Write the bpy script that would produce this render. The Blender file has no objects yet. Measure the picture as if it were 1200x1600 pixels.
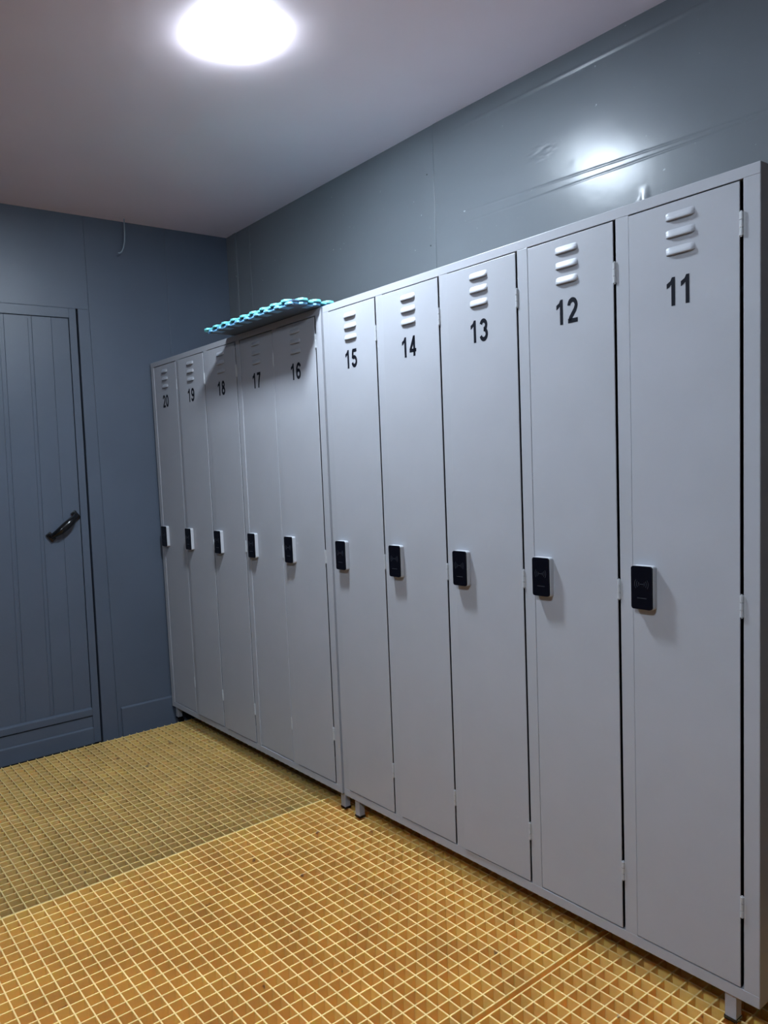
import bpy, bmesh, math, random
from mathutils import Vector, Matrix, noise
random.seed(7)
sc = bpy.context.scene
COL = sc.collection

# ---------------------------------------------------------------- camera
def basis(yaw, pit, rol):
    cy, sy, cp, sp, cr, sr = math.cos(yaw), math.sin(yaw), math.cos(pit), math.sin(pit), math.cos(rol), math.sin(rol)
    fw = Vector((sy*cp, cy*cp, sp)); rt = Vector((cy, -sy, 0)); up = rt.cross(fw)
    return rt*cr + up*sr, -rt*sr + up*cr, fw
RT, UP, FW = basis(0.61659, -0.08233, -0.04914)
cam_data = bpy.data.cameras.new('camera'); cam = bpy.data.objects.new('camera', cam_data); COL.objects.link(cam)
M = Matrix((RT, UP, -FW)).transposed().to_4x4(); M.translation = Vector((-1.73532, -0.74516, 1.34771)); cam.matrix_world = M
cam_data.sensor_fit = 'HORIZONTAL'; cam_data.sensor_width = 36.0
cam_data.lens = 1179.07/1200*36.0
cam_data.shift_x = 129.13*1.0/1200; cam_data.shift_y = 26.3/1200
cam_data.clip_start = 0.02
sc.camera = cam
sc.view_settings.view_transform = 'Standard'; sc.view_settings.look = 'None'
sc.view_settings.gamma = 1.0; sc.view_settings.use_curve_mapping = False
sc.view_settings.exposure = 2.1
sc.cycles.use_denoising = True
sc.cycles.max_bounces = 10; sc.cycles.diffuse_bounces = 6
w = bpy.data.worlds.new('world'); sc.world = w; w.use_nodes = True
w.node_tree.nodes['Background'].inputs[0].default_value = (0.3, 0.36, 0.45, 1)
w.node_tree.nodes['Background'].inputs[1].default_value = 0.0
FILL_LAMP = 135.0  # emission of an added, unseen fill lamp for the near doors and grating
LAMP = 125.0        # emission of the ceiling panel

# ---------------------------------------------------------------- dimensions (metres); locker fronts lie in x = 0, rows run along y
ZT, ZB = 1.930, 0.071
BL = 1.5; POST = 0.034; PITCH = (BL-POST)/5
Y2 = BL + 0.013
YW, XW, ZC, ZF = 3.03, 0.5194, 2.653, -0.06
XL, YN = -2.35, -2.3
DEP = 0.42

# ---------------------------------------------------------------- materials
def mat(name, col, rough=0.5, metal=0.0, bump=0.0, bscale=60.0, var=0.0, vscale=3.0, spec=0.5, emit=None, coat=0.0, stretch=None, speck=None, trans=0.0, sss=0.0):
    m = bpy.data.materials.new(name); m.use_nodes = True; nt = m.node_tree; b = nt.nodes['Principled BSDF']
    b.inputs['Base Color'].default_value = (*col, 1); b.inputs['Roughness'].default_value = rough
    b.inputs['Metallic'].default_value = metal; b.inputs['Specular IOR Level'].default_value = spec
    b.inputs['Coat Weight'].default_value = coat; b.inputs['Coat Roughness'].default_value = 0.25
    if sss:
        b.inputs['Subsurface Weight'].default_value = sss; b.inputs['Subsurface Radius'].default_value = (1.0, 0.55, 0.2); b.inputs['Subsurface Scale'].default_value = 0.012
    tc = nt.nodes.new('ShaderNodeTexCoord')
    src = tc.outputs['Object']
    if stretch:
        mp = nt.nodes.new('ShaderNodeMapping'); mp.inputs['Scale'].default_value = stretch
        nt.links.new(src, mp.inputs['Vector']); src = mp.outputs['Vector']
    last = None
    if var:
        n = nt.nodes.new('ShaderNodeTexNoise'); n.inputs['Scale'].default_value = vscale; n.inputs['Detail'].default_value = 5
        nt.links.new(src, n.inputs['Vector'])
        r = nt.nodes.new('ShaderNodeMapRange'); r.inputs['From Min'].default_value = 0.3; r.inputs['From Max'].default_value = 0.7
        r.inputs['To Min'].default_value = 1-var; r.inputs['To Max'].default_value = 1+var
        nt.links.new(n.outputs['Fac'], r.inputs['Value'])
        mx = nt.nodes.new('ShaderNodeVectorMath'); mx.operation = 'SCALE'; mx.inputs[0].default_value = col
        nt.links.new(r.outputs['Result'], mx.inputs['Scale']); last = mx.outputs['Vector']
    if speck:
        n = nt.nodes.new('ShaderNodeTexNoise'); n.inputs['Scale'].default_value = speck[1]; n.inputs['Detail'].default_value = 3
        nt.links.new(tc.outputs['Object'], n.inputs['Vector'])
        r = nt.nodes.new('ShaderNodeMapRange'); r.inputs['From Min'].default_value = speck[2]; r.inputs['From Max'].default_value = speck[2]+0.05
        nt.links.new(n.outputs['Fac'], r.inputs['Value'])
        mx = nt.nodes.new('ShaderNodeMix'); mx.data_type = 'RGBA'
        nt.links.new(r.outputs['Result'], mx.inputs['Factor'])
        if last: nt.links.new(last, mx.inputs['A'])
        else: mx.inputs['A'].default_value = (*col, 1)
        mx.inputs['B'].default_value = (*speck[0], 1); last = mx.outputs['Result']
    if last: nt.links.new(last, b.inputs['Base Color'])
    if bump:
        n = nt.nodes.new('ShaderNodeTexNoise'); n.inputs['Scale'].default_value = bscale; n.inputs['Detail'].default_value = 4
        nt.links.new(src, n.inputs['Vector'])
        bp = nt.nodes.new('ShaderNodeBump'); bp.inputs['Strength'].default_value = 1.0; bp.inputs['Distance'].default_value = bump
        nt.links.new(n.outputs['Fac'], bp.inputs['Height']); nt.links.new(bp.outputs['Normal'], b.inputs['Normal'])
    if emit:
        b.inputs['Emission Color'].default_value = (*emit[0], 1); b.inputs['Emission Strength'].default_value = emit[1]
    if trans:
        t = nt.nodes.new('ShaderNodeBsdfTranslucent'); t.inputs['Color'].default_value = (*col, 1)
        if last: nt.links.new(last, t.inputs['Color'])
        ms = nt.nodes.new('ShaderNodeMixShader'); ms.inputs[0].default_value = trans
        nt.links.new(b.outputs[0], ms.inputs[1]); nt.links.new(t.outputs[0], ms.inputs[2])
        nt.links.new(ms.outputs[0], nt.nodes['Material Output'].inputs[0])
    return m

M_LOCK = mat('locker_paint', (0.35, 0.355, 0.385), 0.42, bump=0.0004, bscale=9, var=0.03, vscale=5, spec=0.4)
M_LOCK_IN = mat('locker_inside', (0.05, 0.055, 0.065), 0.6)  # shade of the closed interior put into the colour, darkening the door gaps
M_HINGE = mat('hinge_metal', (0.40, 0.41, 0.43), 0.35, bump=0.0001)
M_NUM = mat('number_vinyl', (0.005, 0.006, 0.011), 0.5, var=0.05, spec=0.12)
M_RBODY = mat('reader_white_plastic', (0.46, 0.47, 0.50), 0.3, var=0.02)
M_RFACE = mat('reader_black_glass', (0.003, 0.003, 0.006), 0.2, var=0.05, spec=0.2)
M_RSYM = mat('reader_symbol_grey', (0.022, 0.025, 0.035), 0.5, var=0.05)
M_WALL = mat('panel_paint_blue_grey', (0.074, 0.092, 0.125), 0.42, bump=0.0015, bscale=5, var=0.06, vscale=2.5, spec=0.5)
M_WALLR = mat('panel_paint_grey_green', (0.135, 0.148, 0.16), 0.25, bump=0.0003, bscale=26, var=0.05, vscale=2.5, spec=0.2, speck=((0.33, 0.36, 0.38), 55, 0.735))
M_CEIL = mat('ceiling_panel_paint', (0.86, 0.73, 0.77), 0.45, bump=0.0012, bscale=7, var=0.03, vscale=2, spec=0.4)
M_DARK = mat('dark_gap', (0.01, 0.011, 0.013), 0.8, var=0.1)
M_SUB = mat('subfloor_concrete', (0.34, 0.23, 0.12), 0.9, bump=0.002, var=0.3, vscale=9)
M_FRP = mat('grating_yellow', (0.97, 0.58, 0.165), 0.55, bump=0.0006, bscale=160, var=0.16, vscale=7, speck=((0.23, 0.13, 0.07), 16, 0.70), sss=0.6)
M_FRP2 = mat('grating_olive', (0.64, 0.43, 0.15), 0.6, bump=0.0006, bscale=160, var=0.16, vscale=6, speck=((0.23, 0.15, 0.07), 16, 0.70), sss=0.7)
M_FTOP = mat('grating_worn_lit_top', (0.97, 0.66, 0.27), 0.45, bump=0.0006, bscale=160, var=0.12, vscale=7, speck=((0.40, 0.28, 0.16), 16, 0.70))  # tops paler from wear, with the light they catch put into the colour
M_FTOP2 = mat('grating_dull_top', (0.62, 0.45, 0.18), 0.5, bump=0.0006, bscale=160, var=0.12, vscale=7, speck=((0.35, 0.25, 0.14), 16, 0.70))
M_BLACK = mat('handle_black_plastic', (0.003, 0.003, 0.004), 0.2, var=0.05)
M_SHEET = mat('mat_shaded_underside', (0.09, 0.13, 0.20), 0.5, var=0.06, vscale=20)  # sheet colour darkened with the shade on the mat's underside
M_MAT = mat('mat_turquoise_plastic', (0.20, 0.72, 0.74), 0.4, bump=0.0003, bscale=90, var=0.06, vscale=20)
M_MAT2 = mat('mat_blue_plastic', (0.20, 0.50, 0.80), 0.4, bump=0.0003, bscale=90, var=0.06, vscale=20)
M_CABLE = mat('cable_grey_sheath', (0.24, 0.29, 0.33), 0.5, var=0.05)
M_LFRAME = mat('lamp_frame_white', (0.8, 0.8, 0.82), 0.4, var=0.02)
M_LED = mat('lamp_diffuser', (0.9, 0.9, 0.9), 0.5, emit=((0.74, 0.87, 1.0), LAMP))
M_LED_FILL = mat('fill_lamp_diffuser', (0.9, 0.9, 0.9), 0.5, emit=((0.74, 0.87, 1.0), FILL_LAMP))  # diffuser glow of the added fill lamp

# ---------------------------------------------------------------- mesh helpers
def obj(name, bm, m, parent=None, smooth=False, bevel=0.0, seg=2, kind=None):
    me = bpy.data.meshes.new(name)
    bmesh.ops.recalc_face_normals(bm, faces=bm.faces)
    bm.to_mesh(me); bm.free()
    for x in (m if isinstance(m, (list, tuple)) else [m]): me.materials.append(x)
    o = bpy.data.objects.new(name, me); COL.objects.link(o)
    if parent: o.parent = parent
    if smooth:
        for p in me.polygons: p.use_smooth = True
    if bevel:
        b = o.modifiers.new('bevel', 'BEVEL'); b.width = bevel; b.segments = seg; b.limit_method = 'ANGLE'; b.angle_limit = math.radians(40)
    if kind: o['kind'] = kind
    return o
def box(bm, x0, x1, y0, y1, z0, z1, mi=0):
    v = [bm.verts.new((x, y, z)) for x in (x0, x1) for y in (y0, y1) for z in (z0, z1)]
    for f in ((0,1,3,2), (4,6,7,5), (0,4,5,1), (2,3,7,6), (0,2,6,4), (1,5,7,3)):
        bm.faces.new([v[i] for i in f]).material_index = mi
    return v
def new(*boxes):
    bm = bmesh.new()
    for b in boxes: box(bm, *b)
    return bm
def prism(bm, pts, axis, a0, a1):
    """extrude a closed 2-D outline along axis ('x','y','z')"""
    def P(p, a):
        return {'x': (a, p[0], p[1]), 'y': (p[0], a, p[1]), 'z': (p[0], p[1], a)}[axis]
    A = [bm.verts.new(P(p, a0)) for p in pts]; B = [bm.verts.new(P(p, a1)) for p in pts]
    bm.faces.new(A); bm.faces.new(B[::-1])
    for i in range(len(pts)):
        j = (i+1) % len(pts); bm.faces.new((A[i], B[i], B[j], A[j]))
def rrect(y0, y1, z0, z1, r, n=5):
    out = []
    for cy, cz, a in ((y1-r, z1-r, 0), (y0+r, z1-r, 90), (y0+r, z0+r, 180), (y1-r, z0+r, 270)):
        for k in range(n+1):
            t = math.radians(a+90*k/n); out.append((cy+r*math.cos(t), cz+r*math.sin(t)))
    return out
def tube(bm, pts, rads, n=10, flat=1.0, upv=Vector((0, 0, 1))):
    rings = []
    for i, p in enumerate(pts):
        d = (pts[min(i+1, len(pts)-1)]-pts[max(i-1, 0)]).normalized()
        u = d.cross(upv); u = u.normalized() if u.length > 1e-4 else Vector((1, 0, 0)); v = d.cross(u)
        r = rads[i] if isinstance(rads, (list, tuple)) else rads
        rings.append([bm.verts.new(p+u*r*math.cos(2*math.pi*k/n)+v*r*flat*math.sin(2*math.pi*k/n)) for k in range(n)])
    for a, b in zip(rings, rings[1:]):
        for k in range(n): bm.faces.new((a[k], a[(k+1) % n], b[(k+1) % n], b[k]))
    bm.faces.new(rings[0][::-1]); bm.faces.new(rings[-1])
def thing(name, label, cat, loc, group=None):
    o = bpy.data.objects.new(name, None); COL.objects.link(o); o.location = loc; o.empty_display_size = 0.1
    tag(o, label, cat, group); return o
def tag(o, label, cat, group=None):
    o['label'] = label; o['category'] = cat
    if group: o['group'] = group

# ---------------------------------------------------------------- room shell
obj('floor', new((XL, XW+0.1, YN, YW+0.1, ZF-0.1, ZF)), M_SUB, kind='structure')
bm = bmesh.new()
nx, ny = 30, 60
gx = [XL+(XW+0.12-XL)*i/nx for i in range(nx+1)]; gy = [YN+(YW+0.12-YN)*i/ny for i in range(ny+1)]
lo = [[bm.verts.new((x, y, ZC+0.004*noise.noise(Vector((x*1.2, y*1.2, 3))) * (1 if y < YW-0.05 and x < XW-0.05 else 0))) for y in gy] for x in gx]
for i in range(nx):
    for j in range(ny): bm.faces.new((lo[i][j], lo[i][j+1], lo[i+1][j+1], lo[i+1][j]))
box(bm, XL, XW+0.12, YN, YW+0.12, ZC+0.012, ZC+0.1)
obj('ceiling', bm, M_CEIL, smooth=True, kind='structure')
obj('wall_left', new((XL-0.1, XL, YN, YW, ZF, ZC+0.1)), M_WALL, kind='structure')
obj('wall_front', new((XL, XW, YN-0.1, YN, ZF, ZC+0.1)), M_WALL, kind='structure')

# back wall: vertical cladding panels 0.445 m wide, with the door opening between them
def zskew(x, z):      # the door leaf and its seams hang slightly out of plumb
    return x + (z-1.0)*(0.0125+0.030*max(0.0, -0.40-x))
def skewbm(bm):
    for v in bm.verts: v.co.x = zskew(v.co.x, v.co.z)
    return bm
DX1 = -0.387; DZ1 = 2.19; DX0 = -1.22
bm = bmesh.new()
seams = [-0.757, -0.310, 0.135]
edges = [DX1+0.0, -0.310, 0.135, XW]
g = 0.0005
def wpanel(x0, x1, z0, z1, skew0=False):
    vs = box(bm, x0+g, x1-g, YW, YW+0.05, z0, z1)
    if skew0:
        for v in vs[:4]: v.co.x = zskew(x0, v.co.z)+0.004
wpanel(DX1, -0.310, ZF, DZ1+0.0005, True); wpanel(-0.310, 0.135, ZF, ZC+0.02); wpanel(0.135, XW, ZF, ZC+0.02)
wpanel(-0.757, -0.310, DZ1+0.0005, ZC+0.02)
wpanel(-1.20, -0.757, DZ1+0.0005, ZC+0.02); wpanel(-1.65, -1.20, ZF, ZC+0.02); wpanel(-2.1, -1.65, ZF, ZC+0.02); wpanel(XL, -2.1, ZF, ZC+0.02)
box(bm, XL, XW, YW+0.055, YW+0.1, ZF, ZC+0.02)
obj('wall_back', bm, M_WALL, bevel=0.0012, kind='structure')
bm = bmesh.new()
box(bm, -1.22, DX1+0.03, YW+0.048, YW+0.054, ZF, DZ1+0.01)
obj('trim_1', bm, M_DARK, kind='structure')          # dark seal recess round the door leaf

# plinth at the foot of the back wall right of the door
bm = new((-0.290, XW-0.01, YW-0.012, YW+0.001, ZF, 0.124))
for v in bm.verts:
    if v.co.y < YW-0.005 and v.co.z > 0: v.co.z -= 0.006
obj('baseboard_back', bm, M_WALL, bevel=0.003, kind='structure')

# the door: leaf with a raised border, ribbed infill panel, bottom rails, black pull handle
door = bpy.data.objects.new('door_1', None); COL.objects.link(door); door.location = (-0.8, YW, 0); door['kind'] = 'structure'
def dobj(name, bm, m, **k):
    for v in bm.verts: v.co -= Vector((-0.8, YW, 0))
    return obj(name, bm, m, parent=door, **k)
LX0, LX1 = -1.20, DX1-0.0075
bm = bmesh.new()
xs = [-1.145, -0.957, -0.925, -0.757, -0.622, -0.523, -0.434]
for a, b in zip(xs, xs[1:]): box(bm, a+0.0003, b-0.0003, YW+0.004, YW+0.03, 0.15, 2.140)
for a in (-0.777, -0.637): box(bm, a-0.004, a+0.006, YW+0.0015, YW+0.01, 0.165, 2.128)
dobj('door_panel', skewbm(bm), M_WALL, bevel=0.0012)
bm = bmesh.new()
box(bm, -0.432, LX1, YW-0.002, YW+0.034, ZF+0.03, 2.190)
box(bm, LX0, -1.147, YW-0.002, YW+0.034, ZF+0.03, 2.190)
box(bm, -1.147, -0.432, YW-0.0018, YW+0.034, 2.142, 2.190)
dobj('door_frame', skewbm(bm), M_WALL, bevel=0.0015)
bm = bmesh.new()
box(bm, -1.146, -0.4335, YW-0.012, YW+0.03, 0.118, 0.166)
box(bm, -1.146, -0.4335, YW-0.004, YW+0.03, 0.066, 0.114)
box(bm, -1.146, -0.4335, YW-0.014, YW+0.03, ZF+0.03, 0.066)
for v in bm.verts:
    if v.co.y < YW and v.co.z > 0.06: v.co.z -= 0.012 if v.co.z > 0.065 and (abs(v.co.z-0.166) < 1e-3 or abs(v.co.z-0.066) < 1e-3) else 0
dobj('bottom_rail', skewbm(bm), M_WALL, bevel=0.0035)
# handle
P0, P1 = Vector((-0.456, YW-0.002, 1.158)), Vector((-0.588, YW-0.002, 1.060))
dv = (P1-P0).normalized(); nv = Vector((-dv.z, 0, dv.x))
hb = bpy.data.objects.new('door_handle', None)
bm = bmesh.new()
for P in (P0, P1):
    pts = []
    for a, b in ((-.014, -.023), (.014, -.023), (.014, .023), (-.014, .023)):
        q = P+dv*a+nv*b; pts.append((q.x, q.z))
    prism(bm, pts, 'y', YW-0.009, YW+0.006)
N = 15; pts = []; rd = []
for i in range(N):
    t = i/(N-1); s = math.sin(math.pi*t)
    pts.append(P0.lerp(P1, t)+Vector((0, -0.006-0.030*min(1, s*1.25), 0))); rd.append(0.0115+0.0095*s)
tube(bm, pts, rd, 12)
handle = dobj('door_handle', bm, M_BLACK, bevel=0.002)
for p in handle.data.polygons: p.use_smooth = True

# right wall: far sheet, corner sheet and a near sheet with pressed horizontal ribs
def rwall():
    bm = bmesh.new()
    # far sheets (plain)
    box(bm, XW, XW+0.05, 1.4195, 2.786, ZF, ZC+0.02)
    box(bm, XW+0.0, XW+0.05, 2.789, 2.922, ZF, ZC+0.02)
    box(bm, XW-0.004, XW+0.05, 2.925, 2.958, ZF, ZC+0.02)
    box(bm, XW+0.0, XW+0.05, 2.961, YW+0.06, ZF, ZC+0.02)
    box(bm, XW, XW+0.05, YN, 1.4165, ZF, 1.70)
    box(bm, XW+0.052, XW+0.1, YN, YW+0.06, ZF, ZC+0.02)
    obj('wall_right', bm, M_WALLR, bevel=0.0015, kind='structure')
    bm = bmesh.new()
    ys = [YN+(1.4165-YN)*i/330 for i in range(331)]
    zs = [1.70+0.36*i/30 for i in range(30)]+[2.06+(ZC+0.02-2.06)*i/210 for i in range(211)]
    def sm(a, b, t):
        t = max(0, min(1, (t-a)/(b-a))); return t*t*(3-2*t)
    def h(y, z):
        d = 0.0010*noise.noise(Vector((y*1.7, z*2.3, 1.0)))+0.0006*noise.noise(Vector((y*7, z*9, 5.0)))
        zl = 2.287-0.030*(1.222-y) if y < 1.222 else 2.287     # upper line drifts a little
        zl = 2.276-0.038*(1.222-y); z2 = 2.237-0.010*(1.222-y)
        d += 0.022*(max(y, 0.0)-1.36)
        fade = sm(1.36, 1.10, y)
        d += fade*0.0012*(sm(zl-0.0035, zl-0.0005, z)-sm(zl+0.0005, zl+0.0035, z))*-1
        d += fade*0.0010*(sm(z2-0.0035, z2-0.0005, z)-sm(z2+0.0005, z2+0.0035, z))*-1
        zu = 2.590
        d += fade*0.0024*(sm(zu-0.010, zu, z)-sm(zu, zu+0.010, z))
        # scuffed patch and crease
        r = ((y-0.93)/0.07)**2+((z-2.375)/0.035)**2
        if r < 1: d += (1-r)*0.0030*noise.noise(Vector((y*70, z*120, 9.0)))
        u, v = (y-0.566)/0.024, (z-2.10)/0.055
        if 0 < v < 1: d += 0.006*max(0.0, 1-abs(u+0.2)*1.3/(1.02-v))*(1-v)
        r = ((y-0.80)/0.010)**2+((z-2.30)/0.012)**2
        if r < 1: d += 0.0006*(1-r)
        return d
    V = [[bm.verts.new((XW-h(y, z), y, z)) for z in zs] for y in ys]
    for i in range(len(ys)-1):
        for j in range(len(zs)-1): bm.faces.new((V[i][j], V[i+1][j], V[i+1][j+1], V[i][j+1]))
    box(bm, XW+0.04, XW+0.05, YN, 1.4165, 1.70, ZC+0.02)
    me = obj('wall_right', bm, M_WALLR, smooth=True, kind='structure')
    # rivets beside the seam
    bm = bmesh.new()
    for y, z in ((1.456, 2.477), (1.448, 2.20)):
        bmesh.ops.create_uvsphere(bm, u_segments=10, v_segments=6, radius=0.003, matrix=Matrix.Translation((XW, y, z)) @ Matrix.Diagonal((0.5, 1, 1, 1)))
    obj('trim_2', bm, M_DARK, kind='structure')
rwall()

# ---------------------------------------------------------------- ceiling lamp
def ceiling_lamp(lx, ly, label, m):
    lamp = thing('ceiling_lamp', label, 'ceiling light', (lx, ly, ZC), 'square ceiling lamps')
    hw = 0.086
    obj('lamp_frame', new((-hw+0.003, hw-0.003, -hw+0.003, hw-0.003, -0.005, 0.004)), M_LFRAME, lamp, bevel=0.002)
    bm = bmesh.new(); prism(bm, rrect(-hw, hw, -hw, hw, 0.012), 'z', -0.0120, -0.005)
    obj('diffuser', bm, m, lamp)
    lamp.rotation_euler = (0, 0, math.radians(-2))
ceiling_lamp(-0.459, 1.268, 'square glowing white LED panel light on the ceiling, the one over the lockers', M_LED)
ceiling_lamp(-2.15, -0.12, 'added square LED fill panel on the ceiling, unseen, out of view to the left', M_LED_FILL)

# hanging cable end
bm = bmesh.new()
cp = [Vector(p) for p in ((-0.112, 2.975, ZC+0.004), (-0.113, 2.975, 2.62), (-0.113, 2.977, 2.58), (-0.115, 2.980, 2.54), (-0.121, 2.984, 2.51), (-0.131, 2.988, 2.488), (-0.142, 2.990, 2.480), (-0.150, 2.99, 2.481))]
tube(bm, cp, 0.0032, 8, upv=Vector((0, 1, 0)))
c = obj('hanging_cable', bm, M_CABLE, smooth=True)
tag(c, 'short grey cable end hanging from the ceiling in front of the back wall', 'cable')

# ---------------------------------------------------------------- floor grating
def grating(name, label, x0, x1, y0, y1, m, pitch=0.0398, t=0.0021, zt=0.0, depth=0.038, nubs=(False, False), xoff=0.0, lead=None):
    """moulded square-mesh grating: tapered bars both ways"""
    bm = bmesh.new()
    tb = t*1.0
    n = int(round((y1-y0)/pitch)); py = (y1-y0)/n
    ns = int(round((x1-x0)/pitch)); px = (x1-x0)/ns
    ox, oy = (x0+x1)/2, (y0+y1)/2
    ya, yb = y0-(0.014 if nubs[0] else 0), y1+(0.014 if nubs[1] else 0)
    for i in range(n+1):
        y = y0+py*i-oy
        prism(bm, [(y-t, 0), (y+t, 0), (y+tb, -depth), (y-tb, -depth)], 'x', x0-ox, x1-ox)
    for i in range(ns+1):
        x = x0+px*i-ox
        prism(bm, [(x-t, 0.0003), (x+t, 0.0003), (x+tb, -depth+0.0004), (x-tb, -depth+0.0004)], 'y', ya-oy, yb-oy)
    bm.normal_update()
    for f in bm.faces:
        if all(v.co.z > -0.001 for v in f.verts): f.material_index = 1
    o = obj(name, bm, m, bevel=0.0007, seg=1); o.location = (ox, oy, zt)
    tag(o, label, 'floor grating', 'yellow floor gratings'); return o
XR = XW-0.008
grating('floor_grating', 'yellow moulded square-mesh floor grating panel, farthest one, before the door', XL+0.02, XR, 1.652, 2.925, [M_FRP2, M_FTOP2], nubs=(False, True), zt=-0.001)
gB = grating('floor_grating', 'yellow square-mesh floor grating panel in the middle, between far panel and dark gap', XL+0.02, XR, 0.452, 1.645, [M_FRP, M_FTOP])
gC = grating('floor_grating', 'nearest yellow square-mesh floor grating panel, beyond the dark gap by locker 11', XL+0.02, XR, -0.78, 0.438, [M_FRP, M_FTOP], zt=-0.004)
# beams carrying the panels
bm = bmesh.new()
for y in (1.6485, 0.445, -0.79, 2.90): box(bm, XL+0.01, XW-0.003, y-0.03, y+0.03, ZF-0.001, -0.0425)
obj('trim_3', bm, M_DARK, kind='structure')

# ---------------------------------------------------------------- lockers
RZ0, RZ1 = 0.960, 1.068
def louver_bm(w=0.066, hgt=0.0185, out=0.0065):
    bm = bmesh.new(); NU, NV = 16, 7; rows = []
    for j in range(NV+1):
        v = j/NV
        row = []
        for i in range(NU+1):
            u = -1+2*i/NU
            e = max(0.0, 1-abs(u)**5)**0.5
            prof = math.sin(min(1, v*1.15)*math.pi/2)**1.2
            row.append(bm.verts.new((-out*prof*e-0.0002, u*w/2, hgt*(0.5-v)+(1-e)*0.002*(1 if v < .5 else -1)*-1)))
        rows.append(row)
    for a, b in zip(rows, rows[1:]):
        for i in range(NU): bm.faces.new((a[i], a[i+1], b[i+1], b[i]))
    inner = [bm.verts.new((v.co.x*0.15+0.0, v.co.y, v.co.z-0.0005)) for v in rows[-1]]
    for i in range(NU): bm.faces.new((rows[-1][i], rows[-1][i+1], inner[i+1], inner[i]))
    return bm
def hinge_bm(h=0.050, r=0.0042):
    bm = bmesh.new()
    for k in range(3):
        z0 = -h/2+k*h/3+0.0006; z1 = z0+h/3-0.0012
        tube(bm, [Vector((0, 0, z0)), Vector((0, 0, z1))], r, 12, upv=Vector((1, 0, 0)))
    tube(bm, [Vector((0, 0, -h/2-0.002)), Vector((0, 0, h/2+0.002))], r*0.5, 8, upv=Vector((1, 0, 0)))
    box(bm, 0.0005, 0.003, 0, 0.0075, -h/2, h/2); box(bm, 0.0005, 0.003, -0.0075, 0, -h/2, h/2)
    return bm
def ribbon(bm, pts, wd, closed=False):
    n = len(pts); L_, R_ = [], []
    for i, p in enumerate(pts):
        a = pts[(i-1) % n] if (closed or i > 0) else p; b = pts[(i+1) % n] if (closed or i < n-1) else p
        d = Vector((b[0]-a[0], b[1]-a[1])).normalized(); q = Vector((-d.y, d.x))*wd/2
        L_.append((p[0]+q.x, p[1]+q.y)); R_.append((p[0]-q.x, p[1]-q.y))
    m = n if closed else n-1
    for i in range(m):
        j = (i+1) % n; yield [L_[i], L_[j], R_[j], R_[i]]
def ell(cx, cz, rx, rz, a0=0, a1=360, n=22):
    k = n if abs(a1-a0) >= 360 else n+1
    return [(cx+rx*math.cos(math.radians(a0+(a1-a0)*i/n)), cz+rz*math.sin(math.radians(a0+(a1-a0)*i/n))) for i in range(k)]
def rc(x0, x1, z0, z1): return [(x0, z0), (x1, z0), (x1, z1), (x0, z1)]
def digit_shapes(c):
    S = 0.19; six = [(ell(.355, .315, .235, .225), True), (ell(.42, .47, .30, .435, 205, 38), False)]
    st, pl = [], []
    if c == '0': st = [(ell(.35, .5, .25, .405), True)]
    if c == '1': pl = [[(.49, 1), (.335, 1), (.25, .88), (.06, .795), (.06, .625), (.18, .67), (.30, .745), (.30, .60), (.49, .60)], rc(.30, .49, 0, .61)]
    if c == '2': st = [(ell(.345, .69, .235, .215, 178, -25)+[(.50, .50), (.33, .33), (.20, .20), (.15, .10)], False)]; pl = [rc(.04, .665, 0, .175)]
    if c == '3': st = [(ell(.33, .715, .215, .195, 165, -85), False), (ell(.33, .31, .245, .22, 88, -165), False)]
    if c == '4': pl = [rc(.40, .585, 0, 1), rc(.03, .69, .20, .365)]; st = [([(.10, .30), (.30, .62), (.48, .92)], False)]
    if c == '5': pl = [rc(.15, .63, .83, 1)]; st = [([(.20, .93), (.165, .70), (.14, .49)], False), (ell(.33, .325, .245, .235, 135, -165), False)]
    if c == '6': st = six
    if c == '7': pl = [rc(.05, .66, .825, 1)]; st = [([(.58, .90), (.45, .68), (.35, .42), (.29, .20), (.27, 0)], False)]
    if c == '8': st = [(ell(.35, .735, .185, .175), True), (ell(.35, .30, .235, .21), True)]
    if c == '9': st = [([(.70-x, 1-z) for x, z in p], cl) for p, cl in six]
    return st, pl, S
def digit_bm(c, hgt=0.064, wid=0.0315):
    st, pl, S = digit_shapes(c); bm = bmesh.new(); quads = list(pl)
    for p, cl in st: quads += list(ribbon(bm, p, S, cl))
    for q in quads: prism(bm, [(-(x-0.35)/0.70*wid, (z-0.5)*hgt) for x, z in q], 'x', -0.0006, -0.0001)
    bmesh.ops.remove_doubles(bm, verts=bm.verts, dist=1e-6)
    return bm
def arc_pts(cy, cz, r, a0, a1, wd, n=14):
    o = [(cy+(r+wd)*math.cos(a0+(a1-a0)*k/n), cz+(r+wd)*math.sin(a0+(a1-a0)*k/n)) for k in range(n+1)]
    i = [(cy+(r-wd)*math.cos(a0+(a1-a0)*k/n), cz+(r-wd)*math.sin(a0+(a1-a0)*k/n)) for k in range(n+1)]
    return o+i[::-1]
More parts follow.
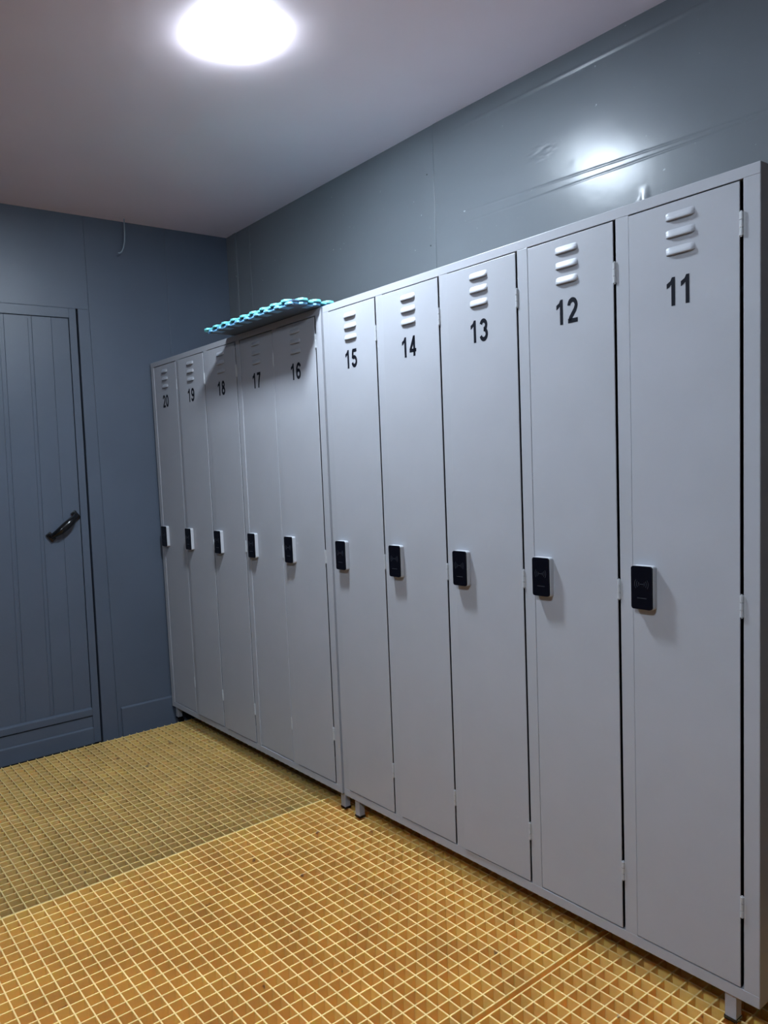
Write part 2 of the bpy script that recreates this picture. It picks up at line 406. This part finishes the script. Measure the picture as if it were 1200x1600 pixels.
def reader(parent, yc):
    """card reader lock: white body with black front, centred on (yc, mid height)"""
    zc_ = (RZ0+RZ1)/2; hy, hz = 0.0275, 0.054
    bm = bmesh.new(); prism(bm, rrect(yc-hy, yc+hy, zc_-hz, zc_+hz, 0.007), 'x', -0.0175, -0.0012)
    r = obj('card_reader', bm, M_RBODY, parent, bevel=0.0015)
    bm = bmesh.new(); prism(bm, rrect(yc-hy+0.0008, yc+hy-0.0006, zc_-hz+0.001, zc_+hz-0.001, 0.0065), 'x', -0.0216, -0.0173)
    nf = len(bm.faces)
    for s in (0, math.pi):
        for rr in (0.0075, 0.0125, 0.0175):
            prism(bm, arc_pts(yc, zc_+0.009, rr, s-0.62, s+0.62, 0.00055), 'x', -0.02185, -0.0215)
    for k in range(-2, 3): prism(bm, rrect(yc+k*0.0022-0.0008, yc+k*0.0022+0.0008, zc_+0.0078, zc_+0.0102, 0.0006, 2), 'x', -0.02185, -0.0215)
    for k in range(9): prism(bm, rrect(yc-0.0115+k*0.0027-0.0010, yc-0.0115+k*0.0027+0.0010, zc_-0.0265, zc_-0.0240, 0.0006, 2), 'x', -0.02185, -0.0215)
    bm.faces.ensure_lookup_table()
    for fc in bm.faces[nf:]: fc.material_index = 1
    f = obj('front_plate', bm, [M_RFACE, M_RSYM], r); f['label'] = 'glossy black front with faint radio wave symbol'
    return r

proto = {}
def place_copy(key, builder, name, m, parent, loc, **k):
    if key not in proto:
        o = obj(name, builder(), m, parent, **k); proto[key] = o
    else:
        o = proto[key].copy(); COL.objects.link(o); o.parent = parent
    o.location = loc
    return o
# per door: (ajar angle at free edge, slip in x, extra near gap, drop)
TW = {11: (0.000, 0.0, 0.0066, 0.0), 12: (-0.006, 0.0, 0.0062, 0.0), 13: (0.010, 0.0, 0.0050, 0.0), 14: (0.004, 0.0, 0.0050, 0.0), 15: (0.003, 0.0, 0.0045, 0.0),
      16: (0.003, 0.0, 0.0052, 0.0), 17: (-0.012, 0.0015, 0.0030, 0.0), 18: (0.006, 0.0, 0.0040, 0.0), 19: (0.020, 0.0, 0.0040, 0.0), 20: (-0.006, 0.002, 0.0045, 0.0)}
DT = {11: 0.0265, 12: 0.0265, 13: 0.026, 14: 0.026, 15: 0.026}
def bank(y0, first, label, legs):
    root = thing('locker_bank', label, 'lockers', (0, y0, 0), 'grey steel locker banks')
    zt, zb = ZT, ZB
    bm = bmesh.new()
    box(bm, 0.0, DEP, 0.0, 0.0012, zb, zt); box(bm, 0.0, DEP, BL-0.0012, BL, zb, zt)           # sides
    box(bm, 0.0, DEP, 0.0012, BL-0.0012, zt-0.0012, zt); box(bm, 0.0, DEP, 0.0012, BL-0.0012, zb, zb+0.0012)
    box(bm, DEP-0.0012, DEP, 0.0012, BL-0.0012, zb+0.0012, zt-0.0012, 1)
    for k in range(1, 5): box(bm, 0.03, DEP-0.0015, k*PITCH+POST/2-0.0005, k*PITCH+POST/2+0.0005, zb+0.0013, zt-0.0013, 1)
    obj('cabinet_body', bm, [M_LOCK, M_LOCK_IN], root)
    # face frame: posts butt against the rails; rails run the full length
    bm = bmesh.new()
    box(bm, -0.0010, 0.018, 0.0002, BL-0.0002, zt-0.0245, zt+0.0004); box(bm, -0.0010, 0.018, 0.0002, BL-0.0002, zb-0.0004, zb+0.028)
    for k in range(6):
        a = k*PITCH; b = a+POST
        box(bm, -0.0007, 0.004, a+(0.0004 if k == 0 else 0), b-(0.0004 if k == 5 else 0), zb+0.0275, zt-0.024)
    obj('front_frame', bm, M_LOCK, root, bevel=0.0012)
    for (yy, xx) in legs:
        lo_ = new((xx, xx+0.026, yy, yy+0.026, 0.0012, zb-0.0008))
        lg = obj('leg', lo_, M_LOCK, root, bevel=0.0015)
        obj('foot_cap', new((xx-0.0015, xx+0.0275, yy-0.0015, yy+0.0275, 0.0004, 0.010)), M_BLACK, lg, bevel=0.001)
    for k in range(5):
        num = first+k; ang, sx, gap, drop = TW[num]
        ya, yb = k*PITCH+POST+gap, (k+1)*PITCH-0.0012
        wd = yb-ya; z0, z1 = zb+0.0315, zt-0.0275
        bm = new((0.0, 0.0032, 0, wd, z0, z1))
        d = obj('door', bm, M_LOCK, root, bevel=0.0011); d.location = (-0.0022+sx, ya, 0); d.rotation_euler = (0, 0, ang)
        d['label'] = 'narrow grey steel locker door numbered %d' % num
        for j in range(3):
            place_copy('louver', louver_bm, 'vent_louver', M_LOCK, d, (0, 0.1665-(POST+0.005)+(0.004 if num in (12, 13, 14, 15) else 0), 1.872-0.0385*j), smooth=True)
        for q, ch in enumerate(str(num)):
            nm = obj('digit', digit_bm(ch), M_NUM, d); zq = 1.7045+(0.010 if num > 11 else 0)+(0.004 if num > 14 else 0)
            nm.location = (0, 0.169-(POST+0.005)+(0.003 if num > 11 else 0)+(0.0178 if q == 0 else -0.0178)*(0.92 if num == 11 else 1), zq)
            nm['label'] = 'black digit %s on door %d' % (ch, num)
        for zz in ((1.816, 0.997, 0.296) if k == 0 else (1.785, 1.000, 0.262)):
            place_copy('hinge', hinge_bm, 'hinge', M_HINGE, d, (0.0008, -gap/2, zz+random.uniform(-.006, .006)))
        r = reader(root, k*PITCH+POST+0.2245 - (0.001 if first == 16 else 0))
        # sits on its door's outer corner
        r.location = (-math.sin(ang)*(wd-0.03)+sx-0.001, 0, 0.0)
    return root
bank(0.0, 11, 'bank of five grey steel lockers with doors numbered 11 to 15, nearest the viewer', [(0.054, 0.006), (BL-0.080, 0.006), (0.054, 0.38), (BL-0.080, 0.38)])
bank(Y2, 16, 'bank of five grey steel lockers numbered 16 to 20, with blue mats on top', [(0.004, 0.014), (BL-0.035, 0.014), (0.004, 0.38), (BL-0.035, 0.38)])

# ---------------------------------------------------------------- mats lying on the far bank
def mat_sheet(name, x0, x1, y0, y1, z0, th, pitch, off, m, label, bow=0.0):
    bm = bmesh.new()
    box(bm, x0+0.014, x1, y0+0.014, y1-0.014, z0+0.001, z0+th*0.55, 1)
    def tab(cx, cy, dirx, diry, r):
        # a raised six-sided lug with a lower web beside it
        pts = []
        for a in (-100, -60, -25, 25, 60, 100):
            t = math.radians(a); ca, sa = math.cos(t), math.sin(t)
            pts.append((cx+dirx*r*ca-diry*r*sa, cy+diry*r*ca+dirx*r*sa))
        back = [(cx-dirx*r*0.9+diry*r*0.98*s, cy-diry*r*0.9-dirx*r*0.98*s) for s in (-1, 1)]
        prism(bm, pts+back, 'z', z0+th*0.35, z0+th)
    n = int(round((y1-y0)/pitch))
    for i in range(n):
        cy = y0+(i+0.5+off)*(y1-y0)/n
        if cy > y1-0.01: continue
        tab(x0+0.022, cy, -1, 0, 0.0225)
        box(bm, x0+0.007, x0+0.05, cy+0.018, min(cy+pitch-0.016, y1-0.012), z0+0.0004, z0+th*0.72)
    k = int((x1-x0)/0.06)
    for i in range(k):
        cx = x0+0.03+(i+0.5)*0.06
        tab(cx, y0+0.020, 0, -1, 0.0215); tab(cx, y1-0.020, 0, 1, 0.0215)
        box(bm, cx+0.018, cx+0.045, y0+0.010, y0+0.05, z0+0.0004, z0+th*0.5)
    # studs on the tread side
    for i in range(int((x1-x0-0.08)/0.05)):
        for j in range(int((y1-y0-0.08)/0.05)):
            cx, cy = x0+0.07+i*0.05, y0+0.05+j*0.05
            prism(bm, [(cx+0.012*math.cos(math.radians(60*q)), cy+0.012*math.sin(math.radians(60*q))) for q in range(6)], 'z', z0+th*0.5, z0+th*0.75)
    ox, oy = (x0+x1)/2, (y0+y1)/2
    for v in bm.verts:
        # the overhanging strip lifts very slightly off the lockers
        lift = bow*max(0, -v.co.x)/0.13
        v.co.z += lift
        v.co -= Vector((ox, oy, z0))
    o = obj(name, bm, [m, M_SHEET], bevel=0.0012, seg=2); o.location = (ox, oy, z0); tag(o, label, 'mat', 'toothed plastic mats on the lockers')
    return o
mat_sheet('plastic_mat', -0.133, 0.30, 1.508, 2.155, ZT+0.0012, 0.012, 0.072, 0.0, M_MAT2, 'blue plastic mat with toothed edge, lower of the two on the lockers')
mat_sheet('plastic_mat', -0.134, 0.29, 1.503, 2.165, ZT+0.0134, 0.013, 0.072, 0.35, M_MAT, 'turquoise plastic mat with toothed edge, upper of the two on the lockers')
